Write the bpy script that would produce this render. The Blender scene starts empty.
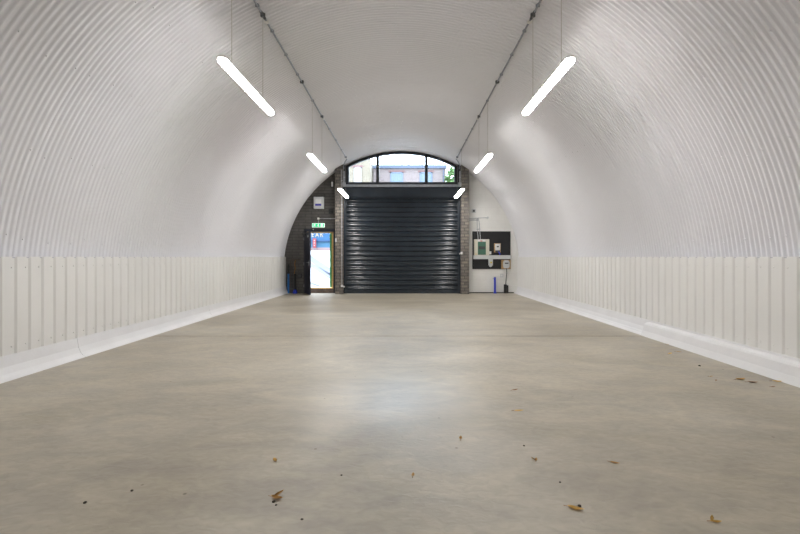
import bpy, bmesh, math, random
from mathutils import Vector, Matrix
random.seed(7)
C = bpy.context.scene
COL = C.collection

# ------------------------------------------------------------------ camera, world, exposure
cam_d = bpy.data.cameras.new('camera')
cam_d.sensor_width = 36.0
cam_d.lens = 20.25
cam_d.shift_x = -0.005
cam_d.shift_y = -0.0125
cam_d.clip_end = 300
cam = bpy.data.objects.new('camera', cam_d)
COL.objects.link(cam)
EYE = 1.233
cam.location = (0.08, 0.0, EYE)
cam.rotation_euler = (math.pi/2, 0, 0)
C.camera = cam

w = bpy.data.worlds.new('world'); C.world = w
w.use_nodes = True
bg = w.node_tree.nodes['Background']
bg.inputs[0].default_value = (0.74, 0.85, 1.0, 1)
bg.inputs[1].default_value = 17.0

LAMP_STRENGTH = 76.0
C.view_settings.view_transform = 'Standard'
C.view_settings.look = 'None'
C.view_settings.gamma = 1.0
C.view_settings.exposure = -0.13
C.view_settings.use_curve_mapping = False

# ------------------------------------------------------------------ materials
def mat(name, col, rough=0.6, metal=0.0, spec=0.5, emit=None, estr=0.0, coat=0.0):
    m = bpy.data.materials.new(name); m.use_nodes = True
    b = m.node_tree.nodes['Principled BSDF']
    b.inputs['Base Color'].default_value = (*col, 1)
    b.inputs['Roughness'].default_value = rough
    b.inputs['Metallic'].default_value = metal
    b.inputs['Specular IOR Level'].default_value = spec
    b.inputs['Coat Weight'].default_value = coat
    if emit:
        b.inputs['Emission Color'].default_value = (*emit, 1)
        b.inputs['Emission Strength'].default_value = estr
    return m

def nd(m, t, **kw):
    n = m.node_tree.nodes.new(t)
    for k, v in kw.items(): setattr(n, k, v)
    return n
def lk(m, a, b): m.node_tree.links.new(a, b)
def bsdf(m): return m.node_tree.nodes['Principled BSDF']

def noisy(name, c1, c2, scale=3.0, rough=0.6, r2=None, bump=0.0, bscale=60, spec=0.5, stretch=(1,1,1), metal=0, detail=6, lo=0.35, hi=0.65):
    m = mat(name, c1, rough, metal, spec)
    tc = nd(m, 'ShaderNodeTexCoord'); mp = nd(m, 'ShaderNodeMapping')
    mp.inputs['Scale'].default_value = stretch
    lk(m, tc.outputs['Object'], mp.inputs[0])
    n = nd(m, 'ShaderNodeTexNoise'); n.inputs['Scale'].default_value = scale; n.inputs['Detail'].default_value = detail
    lk(m, mp.outputs[0], n.inputs['Vector'])
    r = nd(m, 'ShaderNodeValToRGB')
    r.color_ramp.elements[0].position = lo; r.color_ramp.elements[0].color = (*c1, 1)
    r.color_ramp.elements[1].position = hi; r.color_ramp.elements[1].color = (*c2, 1)
    lk(m, n.outputs[0], r.inputs[0]); lk(m, r.outputs[0], bsdf(m).inputs['Base Color'])
    if r2 is not None:
        mr = nd(m, 'ShaderNodeMapRange'); mr.inputs[1].default_value = lo; mr.inputs[2].default_value = hi
        mr.inputs[3].default_value = rough; mr.inputs[4].default_value = r2
        lk(m, n.outputs[0], mr.inputs[0]); lk(m, mr.outputs[0], bsdf(m).inputs['Roughness'])
    if bump:
        n2 = nd(m, 'ShaderNodeTexNoise'); n2.inputs['Scale'].default_value = bscale; n2.inputs['Detail'].default_value = 4
        lk(m, tc.outputs['Object'], n2.inputs['Vector'])
        bp = nd(m, 'ShaderNodeBump'); bp.inputs['Strength'].default_value = bump; bp.inputs['Distance'].default_value = 0.01
        lk(m, n2.outputs[0], bp.inputs['Height']); lk(m, bp.outputs[0], bsdf(m).inputs['Normal'])
    return m

def brick(name, c1, c2, mortar, rough=0.8, bw=0.225, bh=0.075, ms=0.010, bump=0.5, blotch=0.6):
    m = mat(name, c1, rough)
    tc = nd(m, 'ShaderNodeTexCoord'); sp = nd(m, 'ShaderNodeSeparateXYZ'); cb = nd(m, 'ShaderNodeCombineXYZ')
    ad = nd(m, 'ShaderNodeMath', operation='ADD')
    lk(m, tc.outputs['Object'], sp.inputs[0])
    lk(m, sp.outputs[0], ad.inputs[0]); lk(m, sp.outputs[1], ad.inputs[1])
    lk(m, ad.outputs[0], cb.inputs[0]); lk(m, sp.outputs[2], cb.inputs[1])
    b = nd(m, 'ShaderNodeTexBrick')
    b.inputs['Color1'].default_value = (*c1, 1); b.inputs['Color2'].default_value = (*c2, 1)
    b.inputs['Mortar'].default_value = (*mortar, 1)
    b.inputs['Scale'].default_value = 1.0
    b.inputs['Brick Width'].default_value = bw; b.inputs['Row Height'].default_value = bh
    b.inputs['Mortar Size'].default_value = ms; b.inputs['Mortar Smooth'].default_value = 0.2
    lk(m, cb.outputs[0], b.inputs['Vector'])
    n = nd(m, 'ShaderNodeTexNoise'); n.inputs['Scale'].default_value = 6; n.inputs['Detail'].default_value = 5
    lk(m, tc.outputs['Object'], n.inputs['Vector'])
    mx = nd(m, 'ShaderNodeMix', data_type='RGBA', blend_type='MULTIPLY'); mx.inputs[0].default_value = blotch
    rr = nd(m, 'ShaderNodeValToRGB')
    rr.color_ramp.elements[0].position = 0.3; rr.color_ramp.elements[0].color = (0.6, 0.6, 0.6, 1)
    rr.color_ramp.elements[1].position = 0.7; rr.color_ramp.elements[1].color = (1.3, 1.3, 1.3, 1)
    lk(m, n.outputs[0], rr.inputs[0])
    lk(m, b.outputs['Color'], mx.inputs[6]); lk(m, rr.outputs[0], mx.inputs[7])
    lk(m, mx.outputs[2], bsdf(m).inputs['Base Color'])
    bp = nd(m, 'ShaderNodeBump', invert=True); bp.inputs['Strength'].default_value = bump; bp.inputs['Distance'].default_value = 0.006
    lk(m, b.outputs['Fac'], bp.inputs['Height']); lk(m, bp.outputs[0], bsdf(m).inputs['Normal'])
    return m

def concrete():
    m = mat('worn_concrete', (.4, .37, .32), 0.4, spec=0.5)
    N = lambda s, d, st=(1,1,1), rot=0: (lambda mp, n: (mp, n))(*mk(s, d, st, rot))
    tc = nd(m, 'ShaderNodeTexCoord')
    def mk(s, d, st, rot=0.0, dist=0.0):
        mp = nd(m, 'ShaderNodeMapping'); mp.inputs['Scale'].default_value = st; mp.inputs['Rotation'].default_value = (0, 0, rot)
        n = nd(m, 'ShaderNodeTexNoise'); n.inputs['Scale'].default_value = s; n.inputs['Detail'].default_value = d
        n.inputs['Distortion'].default_value = dist
        lk(m, tc.outputs['Object'], mp.inputs[0]); lk(m, mp.outputs[0], n.inputs['Vector'])
        return n
    big = mk(0.55, 4, (1, 1.3, 1), 0.3, 0.6)
    mid = mk(2.2, 8, (0.8, 1.5, 1), -0.35, 1.2)
    fine = mk(14, 8, (1, 1.6, 1), 0.4, 0.8)
    def ramp(src, p0, c0, p1, c1):
        r = nd(m, 'ShaderNodeValToRGB')
        r.color_ramp.elements[0].position = p0; r.color_ramp.elements[0].color = (*c0, 1)
        r.color_ramp.elements[1].position = p1; r.color_ramp.elements[1].color = (*c1, 1)
        lk(m, src, r.inputs[0]); return r
    a = ramp(big.outputs[0], .34, (.335, .292, .222), .66, (.46, .415, .333))
    b = ramp(mid.outputs[0],   .34, (.86, .86, .87), .68, (1.12, 1.12, 1.10))
    c = ramp(fine.outputs[0], .3, (.90, .90, .90), .7, (1.07, 1.07, 1.07))
    m1 = nd(m, 'ShaderNodeMix', data_type='RGBA', blend_type='MULTIPLY'); m1.inputs[0].default_value = 1
    m2 = nd(m, 'ShaderNodeMix', data_type='RGBA', blend_type='MULTIPLY'); m2.inputs[0].default_value = 1
    lk(m, a.outputs[0], m1.inputs[6]); lk(m, b.outputs[0], m1.inputs[7])
    lk(m, m1.outputs[2], m2.inputs[6]); lk(m, c.outputs[0], m2.inputs[7])
    # dark pits and specks
    sp = mk(9, 2, (1, 1, 1)); sp.inputs['Detail'].default_value = 2
    v = nd(m, 'ShaderNodeTexVoronoi'); v.inputs['Scale'].default_value = 3.2; lk(m, tc.outputs['Object'], v.inputs['Vector'])
    vm = ramp(v.outputs['Distance'], .022, (.35, .31, .26), .04, (1, 1, 1))
    m3 = nd(m, 'ShaderNodeMix', data_type='RGBA', blend_type='MULTIPLY'); m3.inputs[0].default_value = .8
    lk(m, m2.outputs[2], m3.inputs[6]); lk(m, vm.outputs[0], m3.inputs[7])
    lk(m, m3.outputs[2], bsdf(m).inputs['Base Color'])
    mr = nd(m, 'ShaderNodeMapRange'); mr.inputs[1].default_value = .3; mr.inputs[2].default_value = .7
    mr.inputs[3].default_value = .38; mr.inputs[4].default_value = .48
    lk(m, mid.outputs[0], mr.inputs[0])
    # a worn, polished area in the middle of the near slab
    mp = nd(m, 'ShaderNodeMapping'); mp.inputs['Location'].default_value = (.10, -3.15, 0); mp.inputs['Scale'].default_value = (1.05, .80, 1)
    lk(m, tc.outputs['Object'], mp.inputs[0])
    ln = nd(m, 'ShaderNodeVectorMath', operation='LENGTH'); lk(m, mp.outputs[0], ln.inputs[0])
    nn = nd(m, 'ShaderNodeMath', operation='MULTIPLY_ADD'); nn.inputs[1].default_value = 1.6; lk(m, fine.outputs[0], nn.inputs[0]); lk(m, ln.outputs[1], nn.inputs[2])
    pr = nd(m, 'ShaderNodeMapRange'); pr.inputs[1].default_value = 1.05; pr.inputs[2].default_value = 1.75; pr.inputs[3].default_value = 1; pr.inputs[4].default_value = 0
    lk(m, nn.outputs[0], pr.inputs[0])
    rm = nd(m, 'ShaderNodeMix', data_type='FLOAT'); rm.inputs[3].default_value = .285
    lk(m, pr.outputs[0], rm.inputs[0]); lk(m, mr.outputs[0], rm.inputs[2]); lk(m, rm.outputs[0], bsdf(m).inputs['Roughness'])
    bp = nd(m, 'ShaderNodeBump'); bp.inputs['Strength'].default_value = .5; bp.inputs['Distance'].default_value = .005
    lk(m, fine.outputs[0], bp.inputs['Height']); lk(m, bp.outputs[0], bsdf(m).inputs['Normal'])
    return m

M = {}
M['floor'] = concrete()
M['vault'] = noisy('painted_corrugated_sheet', (.755, .75, .775), (.785, .78, .805), .8, .28, .33, spec=.5, bump=.5, bscale=2.6)
bsdf(M['vault']).inputs['Coat Weight'].default_value = .45; bsdf(M['vault']).inputs['Coat Roughness'].default_value = .15
M['panel'] = noisy('cream_cladding', (.78, .77, .745), (.81, .80, .775), 1.2, .42, .5)
M['kerb'] = noisy('white_painted_kerb', (.76, .755, .76), (.80, .795, .80), 2.5, .55, .65, bump=.15, bscale=25)
M['flash'] = mat('grey_flashing', (.52, .52, .56), .4)
M['dark_brick'] = brick('dark_painted_brick', (.108, .100, .092), (.088, .082, .075), (.055, .052, .048), .62, .44, .10, .012)
M['pier_brick'] = brick('brown_grey_brick', (.26, .225, .185), (.15, .135, .12), (.09, .085, .08), .8, .225, .1, .014)
M['white_brick'] = brick('white_painted_block', (.83, .82, .785), (.84, .83, .795), (.80, .79, .75), .6, .44, .225, .006, .15, .05)
M['rear'] = mat('white_rear_wall', (.7, .69, .66), .7)
M['anthracite'] = noisy('anthracite_coated_steel', (.015, .022, .031), (.018, .026, .036), 3, .21, .21, spec=.6)
M['frame'] = mat('dark_window_frame', (.026, .029, .035), .4)
M['navy'] = mat('dark_navy_door', (.018, .021, .034), .35)
M['galv'] = noisy('galvanised_steel', (.40, .41, .43), (.54, .55, .57), 18, .38, .5, metal=.45)
M['conduit'] = noisy('conduit_steel', (.27, .29, .32), (.36, .38, .41), 10, .4, .5, metal=.4)
M['black'] = mat('black_plastic', (.012, .012, .013), .45)
M['dgrey'] = mat('dark_grey_fitting', (.07, .072, .075), .5)
M['lgrey'] = mat('light_grey_enclosure', (.62, .63, .63), .45)
M['white'] = mat('white_plastic', (.78, .78, .77), .4)
M['cream'] = mat('cream_steel', (.68, .65, .55), .45)
M['green'] = mat('green_panel', (.07, .17, .12), .4)
M['gpost'] = mat('green_paint', (.02, .20, .06), .5)
M['blue'] = mat('blue_pipe', (.02, .045, .55), .38)
M['lblue'] = mat('light_blue_pipe', (.02, .16, .50), .4)
M['label_blue'] = mat('label_blue', (.03, .03, .42), .5)
M['red'] = mat('red_label', (.6, .03, .03), .5)
M['sign_red'] = mat('red_sign', (.12, .018, .022), .6, spec=.2)
M['sign_white'] = mat('sign_white', (.13, .12, .12), .6, spec=.2)
M['yellow'] = mat('yellow_label', (.8, .6, .05), .5)
M['brown'] = mat('brown_cable', (.09, .055, .03), .6)
M['orange'] = mat('orange_flex', (.30, .13, .02), .5)
M['wood'] = noisy('plywood', (.42, .27, .12), (.55, .37, .18), 14, .6, stretch=(1, 1, 6))
M['timber'] = noisy('raw_timber', (.66, .40, .14), (.76, .50, .22), 10, .6, stretch=(1, 1, 5))
M['board'] = mat('black_board', (.014, .014, .016), .55)
M['exit_green'] = mat('exit_green', (.0, .42, .17), .4, emit=(.02, .75, .32), estr=.75)
M['exit_white'] = mat('exit_white', (.9, .95, .9), .4, emit=(.9, 1, .93), estr=.9)
M['light'] = mat('lit_diffuser', (.9, .9, .88), .5, emit=(1.0, .985, .965), estr=LAMP_STRENGTH)
# the lens throws most of its light downwards
M['light_dim'] = mat('dimmed_diffuser', (.9, .9, .88), .5, emit=(1.0, .985, .965), estr=LAMP_STRENGTH*.5)  # weaker emission for the added pair out of view
_m = M['light']; _g = nd(_m, 'ShaderNodeNewGeometry'); _s = nd(_m, 'ShaderNodeSeparateXYZ'); lk(_m, _g.outputs['Incoming'], _s.inputs[0])
_r = nd(_m, 'ShaderNodeMapRange'); _r.inputs[1].default_value = 0; _r.inputs[2].default_value = -1
_r.inputs[3].default_value = LAMP_STRENGTH*.8; _r.inputs[4].default_value = LAMP_STRENGTH*1.15
lk(_m, _s.outputs[2], _r.inputs[0]); lk(_m, _r.outputs[0], bsdf(_m).inputs['Emission Strength'])
M['housing'] = mat('lamp_housing', (.75, .73, .69), .4)
M['wire'] = mat('suspension_cable', (.42, .40, .36), .5)
M['leaf'] = noisy('dry_leaf', (.42, .21, .05), (.60, .36, .10), 60, .6)
M['leaf_yellow'] = noisy('yellow_leaf', (.68, .40, .07), (.78, .54, .16), 60, .6)
M['leaf_brown'] = noisy('brown_leaf', (.16, .06, .02), (.32, .13, .04), 60, .6)
M['debris'] = mat('dark_debris', (.05, .04, .03), .8)
M['yard'] = noisy('pale_concrete_yard', (.33, .335, .34), (.37, .375, .38), .7, .85)
M['tar'] = noisy('yard_seam', (.050, .058, .078), (.060, .068, .088), 4, .9)  # colour of the diagonal yard shadows, laid on as dark bands
M['kerbstone'] = mat('pinkish_kerb', (.12, .085, .085), .85)
M['step'] = brick('threshold_brick', (.22, .155, .12), (.19, .13, .11), (.22, .2, .18), .8)
M['far_brick'] = brick('pale_far_brick', (.125, .096, .092), (.112, .087, .084), (.13, .112, .105), .9, blotch=.3)
M['far_cream'] = brick('cream_far_brick', (0.1125, 0.0915, 0.0638), (0.1013, 0.0825, 0.0585), (0.1125, 0.0975, 0.0750), .9, blotch=.3)
M['far_red'] = mat('red_brick_band', (0.0960, 0.0496, 0.0480), .9)
M['far_frame'] = mat('blue_window_frame', (0.0440, 0.0680, 0.1040), .5)
M['far_glass'] = mat('far_pane', (0.0510, 0.0765, 0.0935), .25, spec=.4)
M['far_white'] = mat('white_far_window', (.17, .17, .175), .5)
M['gutter'] = mat('blue_grey_gutter', (0.0263, 0.0375, 0.0638), .6)
M['slate'] = noisy('roof_slate', (0.0560, 0.0600, 0.0720), (0.0720, 0.0760, 0.0880), 5, .7)
M['shop_blue'] = mat('shop_blue', (0.0096, 0.0440, 0.0960), .6, spec=.2)
M['shop_light'] = mat('shop_light_blue', (0.0224, 0.0680, 0.1120), .6, spec=.2)
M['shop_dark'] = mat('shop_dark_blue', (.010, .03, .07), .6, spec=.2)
M['letter'] = mat('cream_letters', (0.150, 0.125, 0.088), .6)
M['leafage'] = noisy('tree_leaves', (.06, .13, .03), (.10, .18, .06), 4, .7)
M['bark'] = mat('bark', (.12, .09, .06), .9)

g = bpy.data.materials.new('window_glass'); g.use_nodes = True
nt = g.node_tree; nt.nodes.clear()
o_ = nt.nodes.new('ShaderNodeOutputMaterial'); mx = nt.nodes.new('ShaderNodeMixShader')
tr = nt.nodes.new('ShaderNodeBsdfTransparent'); tr.inputs[0].default_value = (.94, .96, .96, 1)
gl = nt.nodes.new('ShaderNodeBsdfGlossy'); gl.inputs['Roughness'].default_value = .02
fr = nt.nodes.new('ShaderNodeFresnel'); fr.inputs[0].default_value = 1.45
nt.links.new(fr.outputs[0], mx.inputs[0]); nt.links.new(tr.outputs[0], mx.inputs[1]); nt.links.new(gl.outputs[0], mx.inputs[2])
nt.links.new(mx.outputs[0], o_.inputs[0])
M['glass'] = g

# ------------------------------------------------------------------ mesh helpers
def link(name, bm, m, parent=None, smooth=False, angle=None):
    me = bpy.data.meshes.new(name)
    bmesh.ops.recalc_face_normals(bm, faces=bm.faces)
    if smooth:
        for f in bm.faces: f.smooth = True
        if angle is not None:
            for e in bm.edges:
                if len(e.link_faces) == 2 and e.calc_face_angle(0) > angle: e.smooth = False
    bm.to_mesh(me); bm.free()
    me.materials.append(M[m])
    o = bpy.data.objects.new(name, me); COL.objects.link(o)
    if parent: o.parent = parent
    return o

def box(bm, x0, x1, y0, y1, z0, z1, bevel=0.0, mtx=None):
    r = bmesh.ops.create_cube(bm, size=1.0)
    vs = r['verts']
    bmesh.ops.scale(bm, verts=vs, vec=(abs(x1-x0), abs(y1-y0), abs(z1-z0)))
    bmesh.ops.translate(bm, verts=vs, vec=((x0+x1)/2, (y0+y1)/2, (z0+z1)/2))
    if bevel:
        es = list({e for v in vs for e in v.link_edges})
        rr = bmesh.ops.bevel(bm, geom=es, offset=bevel, segments=2, profile=.5, affect='EDGES')
        vs = list({v for v in rr['verts']} | {v for v in vs if v.is_valid})
    if mtx: bmesh.ops.transform(bm, matrix=mtx, verts=vs)
    return bm

def tube(bm, pts, r, n=10, cap=True):
    pts = [Vector(p) for p in pts]
    rings = []
    up = None
    for i, p in enumerate(pts):
        if i == 0: t = (pts[1]-p)
        elif i == len(pts)-1: t = (p-pts[i-1])
        else: t = (pts[i+1]-p).normalized() + (p-pts[i-1]).normalized()
        t.normalize()
        if up is None:
            up = Vector((0, 0, 1)) if abs(t.z) < .9 else Vector((1, 0, 0))
        a = t.cross(up).normalized(); b = a.cross(t).normalized(); up = b
        rad = r[i] if isinstance(r, (list, tuple)) else r
        rings.append([bm.verts.new(p + a*math.cos(k*2*math.pi/n)*rad + b*math.sin(k*2*math.pi/n)*rad) for k in range(n)])
    for i in range(len(rings)-1):
        for k in range(n):
            bm.faces.new((rings[i][k], rings[i][(k+1) % n], rings[i+1][(k+1) % n], rings[i+1][k]))
    if cap:
        bm.faces.new(rings[0]); bm.faces.new(rings[-1])
    return bm

def prism(bm, poly, axis, a, b):
    """extrude a closed 2-D polygon: axis 'y' -> poly is (x,z); 'x' -> (y,z); 'z' -> (x,y)"""
    def P(p, t):
        return {'y': (p[0], t, p[1]), 'x': (t, p[0], p[1]), 'z': (p[0], p[1], t)}[axis]
    A = [bm.verts.new(P(p, a)) for p in poly]; B = [bm.verts.new(P(p, b)) for p in poly]
    n = len(poly)
    for i in range(n): bm.faces.new((A[i], A[(i+1) % n], B[(i+1) % n], B[i]))
    bm.faces.new(A); bm.faces.new(B)
    return bm

def arch(pts, p=.03, n=5):
    """round the corners of a polyline"""
    out = [Vector(pts[0])]
    for i in range(1, len(pts)-1):
        a, b, c = Vector(pts[i-1]), Vector(pts[i]), Vector(pts[i+1])
        d1 = (a-b).normalized()*min(p, (a-b).length*.45); d2 = (c-b).normalized()*min(p, (c-b).length*.45)
        for k in range(n+1):
            t = k/n
            out.append((b+d1)*(1-t)**2 + b*2*t*(1-t) + (b+d2)*t*t)
    out.append(Vector(pts[-1]))
    return out

def tag(o, label=None, cat=None, group=None, kind=None):
    if label: o['label'] = label
    if cat: o['category'] = cat
    if group: o['group'] = group
    if kind: o['kind'] = kind
    return o

def empty(name, loc=(0, 0, 0), rz=0):
    o = bpy.data.objects.new(name, None); COL.objects.link(o)
    o.location = loc; o.rotation_euler = (0, 0, rz); o.empty_display_size = .1
    return o

def copy_tree(o, parent=None):
    c = o.copy(); COL.objects.link(c)
    if parent: c.parent = parent
    for ch in list(o.children): copy_tree(ch, c)
    return c

def struct(name, bm, m, label=None, parent=None, **k):
    o = link(name, bm, m, parent, **k)
    if not parent: tag(o, label, None, None, 'structure')
    return o

def text_mesh(name, s, size, m, parent, loc, depth=.01):
    cu = bpy.data.curves.new(name, 'FONT'); cu.body = s; cu.size = size; cu.extrude = depth
    cu.align_x = 'CENTER'; cu.align_y = 'BOTTOM'; cu.offset = .006
    t = bpy.data.objects.new(name, cu); COL.objects.link(t)
    bpy.context.view_layer.update()
    me = bpy.data.meshes.new_from_object(t.evaluated_get(bpy.context.evaluated_depsgraph_get()))
    bpy.data.objects.remove(t)
    me.transform(Matrix.Translation(loc) @ Matrix.Rotation(math.pi/2, 4, 'X'))
    me.materials.clear(); me.materials.append(M[m])
    o = bpy.data.objects.new(name, me); COL.objects.link(o); o.parent = parent
    return o

# ------------------------------------------------------------------ the hall
R, ZC = 4.05, 0.798            # barrel vault radius and centre height
YB, YE = -2.6, 15.4            # hall from behind the viewer to the end wall
SPR = 1.236                    # springing line of the corrugated sheets
def vault_z(x, r=R): return ZC + math.sqrt(max(r*r - x*x, 0))

# floor slabs with a joint across the hall
bm = bmesh.new()
for (a, b) in ((YB-.3, 0.2), (0.206, 7.010), (7.030, 13.6), (13.605, 15.72)):
    prism(bm, [(-4.3, a), (4.3, a), (4.3, b), (-4.3, b)], 'z', -.2, 0)
box(bm, -4.3, 4.3, YB-.3, 15.72, -.25, -.006)
struct('floor', bm, 'floor', 'worn beige grey concrete floor slab of the arched hall')

# corrugated vault, in lapped sheets, with roofing bolts
bm = bmesh.new()
PITCH, AMP, SEG, SUB = .0702, .0095, 84, 12
a0 = math.asin((SPR-.016-ZC)/R); a1 = math.pi-a0
y = YB; k = 0
sheets = []
while y < YE-1e-4:
    y2 = min(y + 13*PITCH, YE); sheets.append((y, y2, k)); y = y2; k += 1
for (ya, yb, k) in sheets:
    off = (k % 2)*.006
    n = max(2, round((yb-ya)/PITCH*SUB))
    prev = None
    for i in range(n+1):
        yy = ya + (yb-ya)*i/n
        r = R - off + AMP*math.tanh(1.5*math.cos(2*math.pi*(yy-YB)/PITCH))/math.tanh(1.5)
        yw = yy - (.012 if i == 0 and k % 2 else 0) + (.012 if i == n and k % 2 and yb < YE-.02 else 0)
        ring = [bm.verts.new((-math.cos(a0+(a1-a0)*j/SEG)*r, yw, ZC+math.sin(a0+(a1-a0)*j/SEG)*r)) for j in range(SEG+1)]
        if prev:
            for j in range(SEG): bm.faces.new((prev[j], prev[j+1], ring[j+1], ring[j]))
        prev = ring
# unseen backing shell, added to stop sky light leaking through the laps
bk = [[bm.verts.new((-math.cos(a0-.02+(a1-a0+.04)*j/48)*(R+.04), yy, ZC+math.sin(a0-.02+(a1-a0+.04)*j/48)*(R+.04))) for j in range(49)] for yy in (YB, YE)]
for j in range(48): bm.faces.new((bk[0][j], bk[0][j+1], bk[1][j+1], bk[1][j]))
for f in bm.faces: f.smooth = True
for (ya, yb, k) in sheets:          # bolts on the crests
    if yb < 1.5: continue
    for row in (0, 1):
        for q in (2, 7, 12):
            yy = ya + q*PITCH - PITCH/2
            yy = YB + (round((yy-YB)/PITCH - .5)+.5)*PITCH
            for ai in range(13):
                if row == 1: continue
                th = a0 + .05 + (a1-a0-.1)*ai/12 + random.uniform(-.012, .012)
                r = R - AMP - (k % 2)*.006
                c = Vector((-math.cos(th)*r, yy, ZC+math.sin(th)*r)); nrm = Vector((math.cos(th), 0, -math.sin(th)))
                ax = Vector((0, 1, 0)); bx = nrm.cross(ax)
                lo = [bm.verts.new(c + (ax*math.cos(t_*math.pi/4)+bx*math.sin(t_*math.pi/4))*.011 - nrm*.003) for t_ in range(8)]
                hi = [bm.verts.new(c + (ax*math.cos(t_*math.pi/4)+bx*math.sin(t_*math.pi/4))*.009 + nrm*.009) for t_ in range(8)]
                for t_ in range(8): bm.faces.new((lo[t_], lo[(t_+1) % 8], hi[(t_+1) % 8], hi[t_]))
                bm.faces.new(hi)
o = struct('ceiling', bm, 'vault', 'white corrugated steel barrel vault lining the hall')

# side walls: box-profile cladding below the vault
def side_wall(s, name, label):
    bm = bmesh.new()
    X, D = 3.962, .016
    P, W = .174, .058
    y0 = 4.50 - 80*P if s < 0 else 4.42 - 80*P
    prof = [(YB, X)]
    k = 0
    grooves = []
    while True:
        gy = y0 + k*P; k += 1
        if gy < YB+.05: continue
        if gy > YE-.12: break
        grooves.append(gy)
        prof += [(gy-W/2, X), (gy-W/2+.018, X+D), (gy+W/2-.018, X+D), (gy+W/2, X)]
    prof.append((YE, X))
    lo = [bm.verts.new((s*x, yy, .10)) for yy, x in prof]
    hi = [bm.verts.new((s*x, yy, SPR)) for yy, x in prof]
    for i in range(len(prof)-1): bm.faces.new((lo[i], lo[i+1], hi[i+1], hi[i]))
    for i, gy in enumerate(grooves):
        if gy < 2: continue
        for z in (1.125, .31):
            if (i+(z < 1)) % (1 if gy < 9 else 2) == 0:
                mt = Matrix.Translation((s*(X-.003), gy-W/2-.012, z)) @ Matrix.Rotation(math.pi/2*-s, 4, 'Y')
                bmesh.ops.create_cone(bm, cap_ends=True, segments=8, radius1=.009, radius2=.006, depth=.010, matrix=mt)
    me = struct(name, bm, 'panel', label)
    # kerb
    bm = bmesh.new()
    plain = [(3.957, .232), (3.952, .20), (3.940, .12), (3.912, .055), (3.885, .022), (3.845 if s < 0 else 3.82, 0), (4.2, 0), (4.2, .232)]
    ledge = [(3.957, .232), (3.953, .208), (3.925, .200), (3.885, .192), (3.868, .172), (3.845, .08), (3.81, 0), (4.2, 0), (4.2, .232)]
    segs = [(YB, 5.555, plain), (5.561, 9.3, plain), (9.306, YE, plain)] if s < 0 else [(YB, 7.1, ledge), (7.106, 11.2, plain), (11.206, YE, plain)]
    for (a, b, pf) in segs: prism(bm, [(s*x, z) for x, z in pf], 'y', a, b)
    struct('baseboard_' + name.split('_')[1], bm, 'kerb', 'white painted concrete kerb along the ' + name.split('_')[1] + ' wall')
    bm = bmesh.new()
    box(bm, s*3.972, s*4.2, YB, YE, SPR-.014, SPR-.003)
    struct('trim_1' if s < 0 else 'trim_2', bm, 'flash', 'thin grey flashing strip above the %s wall cladding' % name.split('_')[1])
side_wall(-1, 'wall_left', 'low cream ribbed metal cladding along the left side')
side_wall(1, 'wall_right', 'low cream ribbed metal cladding along the right side')

# closing wall behind the viewer
bm = bmesh.new(); box(bm, -4.3, 4.3, YB-.2, YB+.02, 0, 5.0)
struct('wall_front', bm, 'rear', 'white wall closing the hall behind the viewer')

# end wall
def arc_poly(x0, x1, z0, r=4.12, n=24):
    p = [(x1, z0), (x0, z0)]
    for i in range(n+1):
        x = x0 + (x1-x0)*i/n
        p.append((x, vault_z(x, r)))
    return p
YW = 15.4; YW2 = 15.7
DX0, DX1, DZ = -3.31, -2.275, 2.16
bm = bmesh.new()
prism(bm, arc_poly(-4.11, DX0, 0), 'y', YW, YW2)
prism(bm, arc_poly(DX0, DX1, DZ), 'y', YW, YW2)
prism(bm, arc_poly(DX1, -1.96, 0), 'y', YW, YW2)
struct('wall_back', bm, 'dark_brick', 'dark painted brick end wall around the open doorway')
bm = bmesh.new()
prism(bm, arc_poly(1.96, 4.11, 0), 'y', YW, YW2)
struct('wall_back_right', bm, 'white_brick', 'white painted block end wall behind the electrical board')
# ring of wall above the window
WR, WC = 3.82, .915           # glass head arc
bm = bmesh.new()
def zr(x, r, c): return c + math.sqrt(max(r*r-x*x, 0))
n = 30
inner = [(-2.0+4.0*i/n, zr(-2.0+4.0*i/n, WR+.06, WC)) for i in range(n+1)]
outer = [(2.0-4.0*i/n, vault_z(2.0-4.0*i/n, 4.13)) for i in range(n+1)]
prism(bm, inner+outer, 'y', 15.385, 15.6)
struct('wall_back_top', bm, 'kerb', 'thin white strip of wall over the arched window')
# dark skirting line at the foot of the white wall
bm = bmesh.new(); box(bm, 2.26, 3.84, 15.385, 15.399, 0, .03)
struct('baseboard_back', bm, 'black', 'dark line at the foot of the white end wall')

# brick piers flanking the shutter
def pier(x0, x1, name, lab):
    bm = bmesh.new(); prism(bm, arc_poly(x0, x1, 0, 4.03, 6), 'y', 15.0, 15.398)
    return struct(name, bm, 'pier_brick', lab)
pier(-2.215, -1.955, 'trim_3', 'brown grey brick pier between the doorway and the roller shutter')
pier(1.985, 2.25, 'trim_4', 'brown grey brick pier between the roller shutter and the white wall')

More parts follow.
